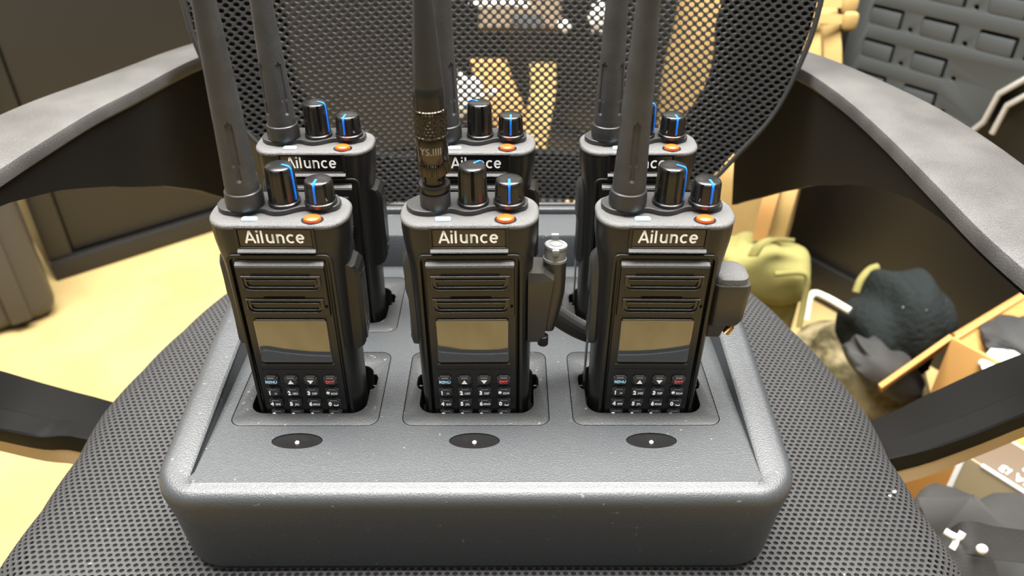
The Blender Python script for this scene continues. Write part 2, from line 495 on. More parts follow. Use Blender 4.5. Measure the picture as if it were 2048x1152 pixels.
KEYS = [(-.0172, .0250, 'MENU', ''), (-.0058, .0250, 'UP', ''), (.0057, .0250, 'DN', ''), (.0171, .0250, 'EXIT', ''),
        (-.0172, .0164, '1', '!<'), (-.0058, .0164, '2', 'ABC'), (.0057, .0164, '3', 'DEF'), (.0172, .0164, '*', 'SCAN'),
        (-.0172, .0079, '4', 'GHI'), (-.0058, .0079, '5', 'JKL'), (.0057, .0079, '6', 'MNO'), (.0172, .0079, '0', '\u2423'),
        (-.0172, -.0006, '7', 'PQRS'), (-.0058, -.0006, '8', 'TUV'), (.0057, -.0006, '9', 'WXYZ'), (.0172, -.0006, '#', 'LOCK')]
KY = -.0024
def key_print(k):
    Mx = Tm(0, -.00153, 0) @ FRONT
    x = lambda dx, dz: Tm(dx, 0, dz) @ Mx
    if k == 'UP': return mesh_from([(-.0017, -.0017, -.0016), (.0017, -.0017, -.0016), (0, -.0017, .0013)], [(0, 1, 2)], None)
    if k == 'DN': return mesh_from([(-.0019, -.0017, .0012), (0, -.0017, -.0016), (.0019, -.0017, .0012)], [(0, 1, 2)], None)
    if k == 'MENU' or k == 'EXIT': return text_mesh(k, .0026, x(0, -.0005), bold=.00005, sx=.95)
    if k == '*': return text_mesh('*', .0044, x(-.0023, -.0008), bold=.0001)
    return text_mesh(k, .0036, x(-.0021, -.0003), bold=.00013)
def letter_print(l):
    Mx = Tm(0, -.00153, 0) @ FRONT
    if l == '\u2423':
        return join_meshes([box(.0002, .0028, -.0017, -.0015, -.0016, -.0012), box(.0002, .0006, -.0017, -.0015, -.0016, -.0006), box(.0024, .0028, -.0017, -.0015, -.0016, -.0006)])
    return text_mesh(l, .0019, Tm(.0013, 0, -.0006) @ Mx, bold=.00004, sx=.78 if len(l) > 3 else .92)
def side_pad():
    # push-to-talk pad on the left flank: long, proud, tapering to the top
    rings = []
    for z, pr, hw in ((.040, .0005, .003), (.042, .0028, .0055), (.046, .0036, .0065), (.060, .0030, .0068), (.072, .0030, .0068), (.078, .0042, .0068),
                      (.088, .0042, .0066), (.096, .0046, .0058), (.1005, .0038, .0040), (.104, .0012, .0020), (.1055, .0002, .0008)):
        c = .0165; b = -.0335
        rings.append([(b+.003, c-hw, z), (b-pr*.7, c-hw*.85, z), (b-pr, c-hw*.4, z), (b-pr, c+hw*.4, z), (b-pr*.7, c+hw*.85, z), (b+.003, c+hw, z)])
    return shift(loft(rings, 40))
def side_cover():
    pr = [(.0985, .0005), (.0975, .0035), (.0950, .0055), (.090, .0062), (.060, .0058), (.046, .0050), (.043, .0035), (.0415, .0005)]
    rings = []
    for z, p in pr:
        b = .0335; y0, y1 = .0075, .0245
        rings.append([(b-.003, y0, z), (b+p*.6, y0, z), (b+p, y0+.0014, z), (b+p, y1-.0014, z), (b+p*.6, y1, z), (b-.003, y1, z)])
    return shift(loft(rings, 30))
def side_cover_rib():
    return shift(join_meshes([box(.0385, .0397, .0095, .0115, .048, .092, .0003), box(.0385, .0399, .0130, .0220, .0885, .0900, .0003),
                              box(.0380, .0395, .0130, .0220, .052, .0535, .0003)]))

ANTX = {(-1, 0): -.0183, (0, 0): -.018, (1, 0): -.0203, (-1, 1): -.0195, (0, 1): -.0195, (1, 1): -.0200}
ROLLR = {-1: .0037, 0: -.0058, 1: .00875}
M_blackrub = mat('black_rubber', (.013, .013, .013), .4, bump=(900, .2, .0003))
def bnc_antenna(root):
    a = obj('antenna', C('bnc_base', lambda: lathe([(.0080, 0), (.0081, .0004), (.0081, .0078), (.0078, .0084)], 48)), M_collar, root, (-.0180, .0178, .1302-ZB))
    a['label'] = 'stubby gunmetal screw-on antenna with knurled ring'
    def seg(name, prof, m, mod=None, n=48, ang=30):
        return obj(name, lathe(prof, n, ang, mod), m, a)
    seg('lock_ring', [(.0072, .0084), (.0072, .0094), (.0082, .0096), (.0083, .0100), (.0083, .0124), (.0081, .0130), (.0064, .0131)], M_darkmetal)
    seg('neck', [(.0062, .0130), (.0062, .0165), (.0066, .0180), (.0066, .0190)], M_darkmetal)
    seg('bayonet_stud', [(.0012, 0), (.0012, .0008), (.0003, .0012)], M_metal, n=12).matrix_local = Tm(.0035, -.0052, .016) @ Matrix.Rotation(PI/2, 4, 'X')
    rib = lambda r, z, t: r-.00025*(math.cos(40*t) > 0) if r > .0076 else r
    seg('ribbed_ring', [(.0060, .0185), (.0079, .0190), (.0080, .0195), (.0080, .0240), (.0079, .0246), (.0072, .0256), (.0072, .0262)], M_metal, rib, 160, 20)
    seg('marked_band', [(.0070, .0262), (.0080, .0264), (.0082, .0268), (.0082, .0388), (.0081, .0392)], M_metal, n=64)
    kn = lambda r, z, t: r+(.00022*((math.sin(26*t+z*1900) > .2)+(math.sin(26*t-z*1900) > .2)) if r > .0078 else 0)
    seg('knurled_ring', [(.0081, .0392), (.0084, .0395), (.0084, .0402), (.0079, .0404)] + [(.0079, .0405+.00028*i) for i in range(42)] + [(.0077, .0525), (.0083, .0528), (.0083, .0535), (.0079, .0538)], M_metal, kn, 150, 20)
    seg('sleeve', [(.0079, .0538), (.0078, .0600), (.0077, .0640), (.0074, .0648)], M_darkmetal)
    seg('whip', [(.0074, .0648), (.0072, .070), (.0070, .072), (.0046, .1048), (.0044, .1062), (.0036, .1070)], M_blackrub)
    tm = text_mesh('YS.IIII', .0052, Matrix.Identity(4), extrude=.00003)
    for v in tm.vertices:
        th = -PI/2 + v.co.x/.0083; z = v.co.y; d = v.co.z
        v.co = Vector(((.00825+d)*math.cos(th), (.00825+d)*math.sin(th), .0330+z))
    o = obj('marking', tm, mat('etched_grey', (.20, .18, .15), .5), a)

def radio_side_adapter(root):
    # wedge plug on the right flank with an upright capped socket
    z = -ZB
    M_ad = mat('adapter_plastic', (.02, .018, .014), .35)
    p = obj('side_adapter', shift(loft([
        [(.031, .006, .047), (.0395, .006, .047), (.0395, .021, .047), (.031, .021, .047)],
        [(.031, .005, .050), (.0405, .005, .050), (.0410, .022, .050), (.031, .022, .050)],
        [(.031, .004, .088), (.0450, .004, .0905), (.0470, .024, .0905), (.031, .024, .088)],
        [(.031, .0055, .0945), (.0395, .0065, .0935), (.0420, .023, .0935), (.031, .023, .0945)]], 20)), M_ad, root)
    p['label'] = 'wedge shaped accessory plug with capped upright socket'
    path = [(.0425, .0135, .052), (.0440, .0140, .062), (.0455, .0150, .074), (.0460, .0160, .086), (.0460, .0170, .097)]
    obj('socket_tube', shift(tube(catmull(path, 16), [.0042+.0022*min(1, i/9) for i in range(17)], 24)), M_ad, p)
    c = obj('socket_cap', lathe([(.0062, 0), (.0066, .0004), (.0066, .0018), (.0060, .0020), (.0060, .0080), (.0063, .0082), (.0063, .0098), (.0058, .0102), (.0040, .0102), (.0040, .0099), (.0034, .0099), (.0034, .0102), (.0005, .0102)], 32), M_clearcap, p, (.0460, .0170, .0955+z), (-.10, .06, 0))
    obj('cap_latch', box(.0440, .0480, .0098, .0116, .1020+z, .1060+z, .0005), M_clearcap, p)
    obj('cap_hinge', box(.0440, .0485, .0225, .0250, .1040+z, .1085+z, .0005), M_clearcap, p)
    rb = lambda r, zz, t: r-.0003*(math.cos(18*t) > 0) if r > .002 else r
    obj('thumb_screw', lathe([(.0030, 0), (.0031, .0003), (.0031, .0060), (.0025, .0064)], 72, 20, rb), M_darkmetal, p, (.0400, .0075, .0445+z))
def radio_side_block(root):
    z = -ZB
    M_ad = mat('adapter_plastic', (.02, .018, .014), .35)
    def sec(zz, x1, y0, y1, r=.004):
        return [(x, y, zz) for x, y in rrect(.031, x1, y0, y1, min(r, (x1-.031)/2.2, (y1-y0)/2.2), 5)]
    p = obj('side_block', shift(loft([sec(.0575, .0450, .008, .022), sec(.0590, .0490, .006, .024), sec(.0625, .0505, .005, .025), sec(.0840, .0515, .004, .026), sec(.0865, .0510, .0045, .0255), sec(.0866, .0495, .006, .024)], 35)), M_ad, root)
    p['label'] = 'boxy accessory plug with rounded grained top'
    obj('grained_top', shift(loft([sec(.0866, .0500, .0055, .0250, .006), sec(.0900, .0500, .0058, .0248, .006), sec(.0915, .0485, .0075, .0235, .006), sec(.0922, .044, .011, .021, .004)], 40)), M_grain, p)
    obj('foot', shift(loft([sec(.0490, .0405, .009, .020, .002), sec(.0578, .0425, .008, .021, .002)], 35)), M_ad, p)
    rb = lambda r, zz, t: r-.0003*(int(zz*1e4) % 8 < 4)
    obj('brass_screw', lathe([(.0022, 0)] + [(.0026, .0005+.0004*i) for i in range(14)] + [(.002, .0065)], 24, 20, rb), M_gold, p, (.0440, .0130, .0490+z), (0, .5, 0))

def radio(c, r, label, big_rot, small_rot, ant_rot, variant=None):
    root = thing('handheld_radio', label, 'radio', (c*PX, r*PY, ZB), 'handheld radios standing in the charger')
    root.rotation_euler = (0, ROLLR[c] if r == 0 else 0, 0)
    z = -ZB
    obj('body', C('body', radio_body), M_black, root)
    obj('top_cover', C('top', radio_top), M_grain, root)
    pf = obj('control_platform', C('platform', platform), M_grain2, root)
    obj('panel_frame', C('pframe', lambda: shift(plate([rrect(-.0280, .0280, ZB+.001, .1100, .004), rrect(-.0262, .0262, ZB+.003, .1082, .003)], .0028, .0004, Tm(0, .0004, 0) @ FRONT))), M_black, root)
    obj('front_panel', C('panel', lambda: shift(plate([rrect(-.0243, .0243, ZB+.003, .1066, .002)], .0024, .0003, Tm(0, .0003, 0) @ FRONT))), M_panel, root)
    sp = obj('speaker_block', C('spk', speaker_block), M_panel, root)
    obj('block_bevel', C('bevel', lambda: shift(loft([[(x, .001, .1068), (x, .0002, .1066), (x, -.0028, .1046), (x, -.0029, .1041), (x, .001, .1041)] for x in (-.0234, -.0226, .0226, .0234)], 25))), M_grain, sp)
    for zt, zb in ((.0987, .0893), (.0840, .0746)):
        q = obj('speaker_slot', C(('slot', zt), lambda: speaker_slot(zt, zb)), M_lip, sp)
        obj('slot_gap', C(('gap', zt), lambda: slot_gap(zt, zb)), M_gloss, sp)
        obj('slot_slit', C(('slit', zt), lambda: slot_slit(zt, .0155 if zt > .09 else .011)), M_hole, sp)
    obj('microphone_hole', C('mic', lambda: shift(plate([ellipse(.0221, .0790, .0008, .0008, 14)], .0002, 0, Tm(0, -.0033, 0) @ FRONT))), M_hole, sp)
    obj('microphone_lip', C('micl', lambda: shift(box(.0214, .0228, -.0038, -.0031, .0772, .0780, .0002))), M_gloss, sp)
    # logo plate, recessed in a frame with a sloped lower ledge
    lf = obj('logo_frame', C('lframe', lambda: shift(plate([rrect(-.0207, .0207, .1126, .1262, .0012), rrect(-.0192, .0192, .1144, .1252, .0008)], .0022, .0003, Tm(0, .0004, 0) @ FRONT))), M_black, root)
    obj('logo_ledge', C('ledge', lambda: shift(loft([[(x, .001, .1139), (x, -.0004, .1137), (x, -.0024, .1126), (x, -.0025, .1120), (x, .001, .1106)] for x in (-.0203, .0203)], 20))), M_grain, root)
    lp = obj('logo_plate', C('lplate', lambda: shift(plate([rrect(-.0188, .0188, .1148, .1250, .0006)], .0012, .0001, Tm(0, .0004, 0) @ FRONT))), M_gloss, root)
    obj('lettering', C('logo', lambda: shift(logo_strokes(), .1169-ZB)), M_white, lp, (0, -.0002, 0))
    # screen and keypad
    obj('screen', C('screen', lambda: shift(plate([rrect(-.0204, .0204, .0386, .0690, .0016)], .0030, .0007, Tm(0, -.0006, 0) @ FRONT, seg=3))), M_glass, root)
    obj('screen_sill', C('sill', lambda: shift(box(-.0212, .0212, -.0016, -.0006, .0358, .0372, .0004))), M_gloss, root)
    for zz in (.0324, .0213): obj('trim_line', C(('trim', zz), lambda: shift(box(-.0222, .0222, -.00115, -.0006, zz-.0002, zz+.0002))), M_gloss, root)
    for kx, kz, a, b in KEYS:
        k = obj('key', C('key', key_mesh), M_key, root, (kx, -.0016, kz+z))
        m = {'MENU': M_blueprint, 'EXIT': M_redprint}.get(a, M_white)
        obj('symbol', C(('kp', a), lambda: key_print(a)), m, k)
        if b: obj('small_letters', C(('kl', b), lambda: letter_print(b)), M_letter, k)
    # top controls
    rec = obj('alarm_button_recess', C('rec', lambda: shift(plate([ellipse(.0190, .0060, .0058, .0047, 32)], .0006, 0, Tm(0, 0, .1272)))), M_black, root)
    obj('alarm_button', C('org', lambda: shift(lathe([(.0046, .1272), (.0046, .1282), (.0043, .1288), (.0030, .1294), (.0008, .1296)], 32))), M_orange, root, (.0190, .0060, 0)).scale = (1, .84, 1)
    obj('status_light', C('pale', lambda: shift(plate([rrect(-.0176, -.0094, .0040, .0078, .0014)], .0018, .0005, Tm(0, 0, .1275)))), M_pale, root)
    kb = obj('channel_knob', C('kbig', lambda: knob(.0076, .0218, 0)), M_gloss2, root, (.0018, .0200, .1302+z), (0, 0, big_rot))
    obj('pointer_line', C('pbig', lambda: pointer(.0076, .0218)), M_blue, kb)
    ks = obj('volume_knob', C('ksm', lambda: knob(.0076, .0140, 0)), M_gloss2, root, (.0211, .0200, .1302+z), (0, 0, small_rot))
    obj('pointer_line', C('psm', lambda: pointer(.0076, .0140)), M_blue, ks)
    # flank parts
    obj('push_to_talk_pad', C('ptt', side_pad), M_grain2, root)
    if variant == 'adapter': radio_side_adapter(root)
    elif variant == 'block': radio_side_block(root)
    else:
        sc = obj('accessory_cover', C('cover', side_cover), M_black, root)
        obj('cover_rib', C('rib', side_cover_rib), M_gloss, sc)
    if c == 1:
        obj('pale_edge_strip', C('strip', lambda: shift(box(-.0342, -.0332, .0300, .0350, -.004, .046, .0002))), M_clearcap, root)
    if variant == 'adapter': bnc_antenna(root)
    else:
        colm, shaft = C('ant', antenna)
        a = obj('antenna', shaft, M_rubber, root, (ANTX[(c, r)], .0178, .1302+z))
        a.rotation_mode = 'XYZ'
        a.matrix_local = Tm(ANTX[(c, r)], .0178, .1302+z) @ Matrix.Rotation(ant_rot, 4, 'Z')
        obj('antenna_collar', colm, M_collar, a)
    return root
M_lip = mat('lip_plastic', (.012, .012, .012), .24)
M_grain2 = mat('platform_plastic', (.022, .022, .022), .42, bump=(2200, .35, .0003))
M_gloss2 = mat('knob_plastic', (.008, .0078, .0076), .28, bump=(2600, .2, .0002))
M_key = mat('key_rubber', (.022, .022, .023), .45)
D = math.radians
radio(-1, 0, 'front row radio at the left, nearest the beige carpet, long rubber antenna', D(-22), D(-97), D(-75))
radio(0, 0, 'front row centre radio with short knurled metal antenna and capped side socket', D(48), D(-90), 0, 'adapter')
radio(1, 0, 'front row radio at the right with boxy side plug and brass screw', D(-30), D(-80), D(-92), 'block')
radio(-1, 1, 'rear row radio at the left, standing behind the left front radio', D(-20), D(-100), D(-45))
radio(0, 1, 'rear row centre radio standing behind the knurled metal antenna', D(150), D(-90), D(-45))
radio(1, 1, 'rear row radio at the right, half hidden by the right front antenna', D(-30), D(-82), D(-45))

# braided lead lying between the bays
def braided():
    P = catmull([at_y(1085, 612, .030), at_y(1108, 626, .032), at_y(1135, 644, .034), at_y(1160, 658, .036), at_y(1185, 668, .038)], 40)
    n = 16; rings = []
    for i, p in enumerate(P):
        t = P[min(i+1, 40)]-P[max(i-1, 0)]; t /= np.linalg.norm(t)
        s = np.cross(t, (0, 0, 1)); s /= np.linalg.norm(s); b = np.cross(s, t)
        rings.append([tuple(p+s*math.cos(2*PI*k/n)*.0042*(1+.06*((i+k) % 2)) + b*math.sin(2*PI*k/n)*.0062*(1+.10*((i+k) % 2))) for k in range(n)])
    return loft(rings, 10)
t = thing('braided_lead', 'black braided strap lying between the centre and right front radios', 'strap', (.06, .02, .0))
part('strap', braided(), mat('braid', (.03, .03, .03), .6), t)

# ------------------------------------------------------------------ office chair
SZ = -.0660
OUT = [(0, -.165), (.12, -.160), (.21, -.135), (.265, -.10), (.284, -.06), (.281, -.01), (.279, .04), (.281, .085), (.272, .135), (.258, .19), (.240, .245), (.19, .295), (.10, .318), (0, .322)]
SC = np.array([.002, .07])
_pts = [np.array([p[0]*1.05, p[1]]) - np.array([0, .07]) for p in OUT]
_pa = np.array([math.atan2(p[1], p[0]) for p in _pts]); _pr = np.array([np.linalg.norm(p) for p in _pts])
def rho(th):                                # outline radius by angle, mirrored left and right
    th = np.arctan2(np.sin(th), np.abs(np.cos(th)))
    return np.interp(th, _pa, _pr)
RR = .030
def seat_surf(X, Y, lift=0.0):
    dx, dy = X-SC[0], Y-SC[1]
    r = np.hypot(dx, dy)+1e-9; th = np.arctan2(dy, dx); R = rho(th)
    flat = R-RR
    over = np.maximum(0, r-flat); a = np.minimum(over/RR, 2.0)
    rp = np.minimum(r, flat) + (RR+lift)*np.sin(a)
    z = SZ - RR*(1-np.cos(a)) + lift*np.cos(a)
    # gentle dish under the load, raised front lip
    z = z - .006*np.clip((r/R), 0, 1)**3
    return SC[0]+dx/r*rp, SC[1]+dy/r*rp, z
def hex_net(centers, surf, px, py, hole, depth):
    """fabric net: one hexagonal cell with a round hole about each centre, wall going down"""
    k = 6
    ang = np.arange(k)*PI/3+PI/6
    ox, oy = np.cos(ang)*px/math.sqrt(3), np.sin(ang)*py*2/3*1.0
    ix, iy = np.cos(ang)*hole[0], np.sin(ang)*hole[1]
    n = len(centers)
    V = np.zeros((n, 3*k, 3))
    cx, cy = centers[:, 0:1], centers[:, 1:2]
    for j, (dx, dy, l) in enumerate(((ox, oy, 0.0), (ix, iy, 0.0), (ix*.9, iy*.9, -depth))):
        a, b, c = surf(cx+dx, cy+dy, l)
        V[:, j*k:(j+1)*k, 0] = a; V[:, j*k:(j+1)*k, 1] = b; V[:, j*k:(j+1)*k, 2] = c
    i = np.arange(k); j = (i+1) % k
    f = np.concatenate([np.stack([i, j, k+j, k+i], 1), np.stack([k+i, k+j, 2*k+j, 2*k+i], 1)])
    Fq = (f[None]+(np.arange(n)*3*k)[:, None, None]).reshape(-1, 4)
    me = bpy.data.meshes.new('net')
    me.vertices.add(n*3*k); me.vertices.foreach_set('co', V.reshape(-1))
    me.loops.add(Fq.size); me.loops.foreach_set('vertex_index', Fq.reshape(-1).astype(np.int32))
    me.polygons.add(len(Fq)); me.polygons.foreach_set('loop_start', (np.arange(len(Fq))*4).astype(np.int32))
    me.update(calc_edges=True); me.validate()
    return me
chair = thing('office_chair', 'black mesh office chair with loop armrests carrying the charger', 'chair', (.002, .07, -.53))
# foam pad under the net
def pad():
    n = 96; rings = []
    for s in np.linspace(.02, 1, 24):
        th = np.arange(n)*2*PI/n; R = rho(th)
        rr = s*(R+RR*1.0)
        x, y, z = seat_surf(SC[0]+rr*np.cos(th), SC[1]+rr*np.sin(th), -.0011)
        rings.append(list(zip(x, y, z)))
    rings.append([(SC[0]+(p[0]-SC[0])*.95, SC[1]+(p[1]-SC[1])*.95, -.125) for p in rings[-1]])
    return loft(rings, 60)
part('seat_pad', pad(), M_under, chair)
sx, sy = .0046, .0036
gx, gy = np.meshgrid(np.arange(-84, 85), np.arange(-90, 95))
cc = np.stack([(gx+.5*(gy % 2)).ravel()*sx, .06+gy.ravel()*sy], 1)
_d = cc-SC; _R = rho(np.arctan2(_d[:, 1], _d[:, 0])); _rn = np.hypot(_d[:, 0], _d[:, 1])
inside_ch = (np.abs(cc[:, 0]-.002) < .150) & (cc[:, 1] > -.045) & (cc[:, 1] < .185)
cc = cc[(_rn < _R+RR*.9) & ~inside_ch]
sn = part('seat_cover', shade(hex_net(cc, seat_surf, sx, sy*1.0, (.00165, .00135), .0011), 50), M_fabric, chair, 'dark grey perforated mesh fabric')
# backrest net
HWZ = [(-.020, .09), (-.014, .135), (.0, .168), (.013, .187), (.043, .207), (.08, .229), (.123, .242), (.175, .249), (.30, .250), (.40, .235), (.44, .20), (.455, .15)]
_hz = np.array([p[0] for p in HWZ]); _hw = np.array([p[1] for p in HWZ]); BX = .015
def bhw(z): return np.interp(z, _hz, _hw)
def back_y(x, z): return .315+.10*z-.055*((x-BX)/.25)**2
def back_surf(X, Z, lift=0.0): return X, back_y(X, Z)-lift, Z+0*X
bx_, bz_ = .0076, .0037
gx, gy = np.meshgrid(np.arange(-36, 37), np.arange(0, 130))
bc = np.stack([BX+(gx+.5*(gy % 2)).ravel()*bx_, -.019+gy.ravel()*bz_], 1)
bc = bc[(np.abs(bc[:, 0]-BX) < bhw(bc[:, 1])-.001) & (bc[:, 1] < .452)]
part('back_mesh', shade(hex_net(bc, back_surf, bx_, bz_, (.0026, .0022), .0014), 50), M_mesh, chair, 'black see-through backrest mesh')
rimp = [(BX+w, z) for z, w in HWZ] + [(BX-w, z) for z, w in reversed(HWZ)]
rp = [(x, float(back_y(x, z)), z) for x, z in rimp]
dense = catmull(rp+[rp[0]], 160)[:-1]
part('back_rim', tube(dense, .0022, 8, closed=True), M_mesh, chair)
def back_frame():
    n = len(rimp); R1 = []; R2 = []; cz = .2
    pts = dense
    rings = []
    for p in pts:
        x, y, z = p
        v = np.array([BX-x, cz-z]); L = np.linalg.norm(v); v = v/L
        wdt = float(np.interp(z, [.0, .06, .12], [.040, .046, .062]))
        q = np.array([x, z])+v*.0005; r = np.array([x, z])+v*wdt
        yq, yr = float(back_y(q[0], q[1])), float(back_y(r[0], r[1]))
        rings.append([(q[0], yq+.006, q[1]), (r[0], yr+.022, r[1]), (r[0], yr+.032, r[1]), (q[0], yq+.018, q[1])])
    rings.append(rings[0])
    return loft(rings, 30, cap=False)
part('back_frame', back_frame(), M_armdark, chair)
def back_spine():
    ms = []
    ms.append(tube(catmull([(BX, .30, -.16), (BX, .345, -.15), (BX, .375, -.10), (BX, .370, -.05), (BX, .335, -.012), (BX, .330, .0)], 30), .018, 10, flat=.6))
    return ms[0]
part('back_spine', back_spine(), M_armdark, chair)

M_flank = mat('arm_plastic_shaded', (.007, .0068, .0066), .55, spec=.08)  # arm plastic darkened; shade on flanks and loops put into the colour
M_armglow = mat('arm_carpet_glow', (.36, .27, .165), .6)  # grey arm plastic with the carpet's tan reflection put into the colour
def armrest(s, off, low, label, pts=None):
    # pad: level band with rounded edges, then a loop down to the seat
    pts = pts or [((.2450+off, .372), .018), ((.2720+off, .330), .020), ((.2880+off, .295), .022), ((.3000+off, .250), .0265), ((.3090+off, .200), .0315), ((.3130+off, .140), .0345), ((.3130+off, .075), .0360), ((.3120+off, .010), .0365), ((.3150+off, -.045), .0355)]
    P = catmull([(p[0], p[1], w) for p, w in pts], 40)
    zt = .1150
    rings = []
    prof = [(-1, -.010), (-1.0, -.004), (-.96, -.0012), (-.85, 0), (0, .0010), (.85, 0), (.96, -.0012), (1.0, -.004), (1.0, -.010), (.9, -.0125), (-.9, -.0125)]
    path = []
    for i, p in enumerate(P):
        a = P[max(i-1, 0)]; b = P[min(i+1, 40)]; tx, ty = a[0]-b[0], a[1]-b[1]; L = math.hypot(tx, ty)
        nx, ny = -ty/L, tx/L          # towards +x (outside)
        if nx < 0: nx, ny = -nx, -ny
        path.append((p, nx, ny))
        rings.append([(s*(p[0]+nx*q*p[2]), p[1]+ny*q*p[2], zt+h) for q, h in prof])
    # loop: turn down at the front, swing out and back in below the seat
    K = low
    KP = catmull([k[0] for k in K], 40); KW = catmull([(*k[1], k[2]) for k in K], 40)
    rings2 = []
    for i in range(41):
        t = KP[min(i+1, 40)]-KP[max(i-1, 0)]; t /= np.linalg.norm(t)
        w = KW[i][:3]; w = w-t*np.dot(w, t); w /= np.linalg.norm(w); hw = KW[i][3]
        nn = np.cross(w, t)                 # inside of the loop
        pr = [(-1, -.0100), (-1, .0030), (-.95, .0042), (-.34, .0042), (-.24, .0012), (.90, .0012), (.97, .0004), (1, -.0015), (1, -.0100), (.95, -.0120), (-.95, -.0120)]
        pts3 = [KP[i]+w*q*hw+nn*h for q, h in pr]
        rings2.append([(s*(p[0]+off), p[1], p[2]) for p in pts3])
    a = part('armrest', loft(rings, 40), M_arm, chair, label)
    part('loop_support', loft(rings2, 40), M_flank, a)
    rings4 = []  # strip added to carry the carpet glow along the loop's underside
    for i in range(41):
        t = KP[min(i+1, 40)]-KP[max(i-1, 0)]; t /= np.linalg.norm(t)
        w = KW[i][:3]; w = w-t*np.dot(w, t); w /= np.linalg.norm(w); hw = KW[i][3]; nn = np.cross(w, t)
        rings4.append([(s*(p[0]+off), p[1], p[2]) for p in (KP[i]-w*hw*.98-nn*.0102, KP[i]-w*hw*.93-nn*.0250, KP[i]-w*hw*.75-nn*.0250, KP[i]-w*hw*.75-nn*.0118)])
    part('carpet_glow_edge', loft(rings4, 30), M_armglow, a, 'carpet glow painted tan along the underside edge of the loop')
    # inner flank below the pad, deepening towards the backrest
    B = []; Cc = []
    fl = [(.40, -.075), (.36, -.04), (.32, -.010), (.27, .020), (.21, .050), (.15, .075), (.10, .0905), (.05, .1000), (.0, .1010), (-.045, .1010)]
    fy = np.array([q[0] for q in fl][::-1]); fz = np.array([q[1] for q in fl][::-1])
    rings3 = []
    for p, nx, ny in path:
        x, y, w = p
        ix, iy = x-nx*(w-.003), y-ny*(w-.003)
        zb = float(np.interp(y, fy, fz)); zb = min(zb, .102)
        x2 = ix + .012*max(0, (.1-zb)/.1)
        rings3.append([(s*ix, iy, .106), (s*(ix+.006), iy, .106), (s*(x2+.005), iy, zb), (s*x2, iy, zb)])
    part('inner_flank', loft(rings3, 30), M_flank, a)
def low_loop(p1, p2, zi, xs=.315):
    (x1, z1), (x2, z2) = p1, p2        # two points of the lower bar: beside the seat and further out
    return [((xs, -.045, .1080), (1, 0, 0), .0355), ((xs+.035, -.070, .105), (1, .25, .15), .034), ((.395+(xs-.315)*.5, -.045, .085), (.75, .6, .3), .031), ((x2+.035, .020, .035), (.45, .9, .1), .029),
            ((x2+.030, .075, z2+.045), (.1, 1, .0), .028), ((x2, .103, z2), (0, 1, .05), .028), ((x1*.5+x2*.5, .106, z1*.5+z2*.5-.004), (0, 1, .0), .028), ((x1, .106, z1), (0, 1, -.2), .028), ((.235, .108, zi), (0, 1, -.1), .027), ((.19, .108, zi-.008), (0, 1, 0), .027)]
LOW_R = low_loop((.322, -.132), (.414, -.070), -.160)
LOW_L = low_loop((.304, -.110), (.372, -.086), -.150, .343)
armrest(1, .0, LOW_R, 'worn right armrest under the grey slotted panel')
armrest(-1, .0, LOW_L, 'worn left armrest over the beige carpet', [((.245, .372), .018), ((.268, .33), .019), ((.281, .295), .021), ((.296, .25), .026), ((.314, .2), .031), ((.326, .14), .034), ((.335, .075), .036), ((.340, .01), .0365), ((.343, -.045), .0355)])
part('gas_lift', lathe([(.06, -.17), (.06, -.155), (.03, -.15), (.03, -.13)], 24), M_armdark, chair).data.transform(Tm(0, 0, 0))
part('column', lathe([(.026, -.46), (.026, -.30), (.02, -.30), (.02, -.15)], 24), M_armdark, chair)
for k in range(5):
    a = 2*PI*k/5+.3
    l = loft([[(r, -w, z0), (r, w, z0), (r, w*.7, z1), (r, -w*.7, z1)] for r, w, z0, z1 in ((.02, .026, -.46, -.41), (.18, .02, -.45, -.42), (.30, .016, -.45, -.43))], 30)
    l.transform(Tm(.002, .07, 0) @ Matrix.Rotation(a, 4, 'Z')); part('base_leg', l, M_armdark, chair)
    cs = lathe([(.012, -.012), (.03, -.010), (.0325, 0), (.03, .010), (.012, .012)], 24)
    cs.transform(Tm(.002, .07, -.4975) @ Matrix.Rotation(a, 4, 'Z') @ Tm(.29, 0, 0) @ Matrix.Rotation(PI/2, 4, 'X')); part('caster', cs, M_armdark, chair)

# ------------------------------------------------------------------ furniture and clutter behind the chair
M_cab = mat('cabinet_laminate', (.008, .0075, .007), .40, bump=(300, .1, .0005))
M_case = mat('case_plastic', (.035, .031, .026), .4)
M_molle = mat('panel_grey', (.034, .039, .041), .5)
M_tan = mat('tan_cordura', (.25, .165, .058), .85, bump=(500, .4, .001), vary=(14, (.30, .205, .078)), spec=.2)
M_coyote = mat('coyote_cordura', (.32, .175, .06), .85, bump=(500, .4, .001), spec=.2)
M_olive = mat('olive_canvas', (.15, .138, .045), .9, bump=(400, .4, .001), vary=(20, (.185, .168, .058)), spec=.2)
M_knit = mat('charcoal_green_fleece', (.012, .015, .015), .95, bump=(120, .8, .004), speck=(90, .72, (.16, .18, .17)), spec=.1)
M_camo = mat('camouflage_cloth', (.36, .30, .17), .9, bump=(200, .4, .002), vary=(26, (.06, .05, .022)), spec=.2)
M_card = mat('cardboard', (.38, .205, .065), .8, bump=(120, .15, .001), vary=(9, (.42, .235, .075)), spec=.2)
M_taupe = mat('printed_carton', (.22, .18, .11), .5)
M_cartontop = mat('printed_carton_top', (.10, .07, .045), .5)
M_bagblk = mat('black_nylon', (.014, .014, .014), .75, bump=(900, .5, .001), vary=(12, (.028, .0275, .0265)))
M_paper = mat('white_paper', (.62, .62, .59), .7)
M_cream = mat('pale_strap', (.5, .47, .38), .7)
M_trim = mat('aluminium_trim', (.45, .44, .42), .4, metal=.6)

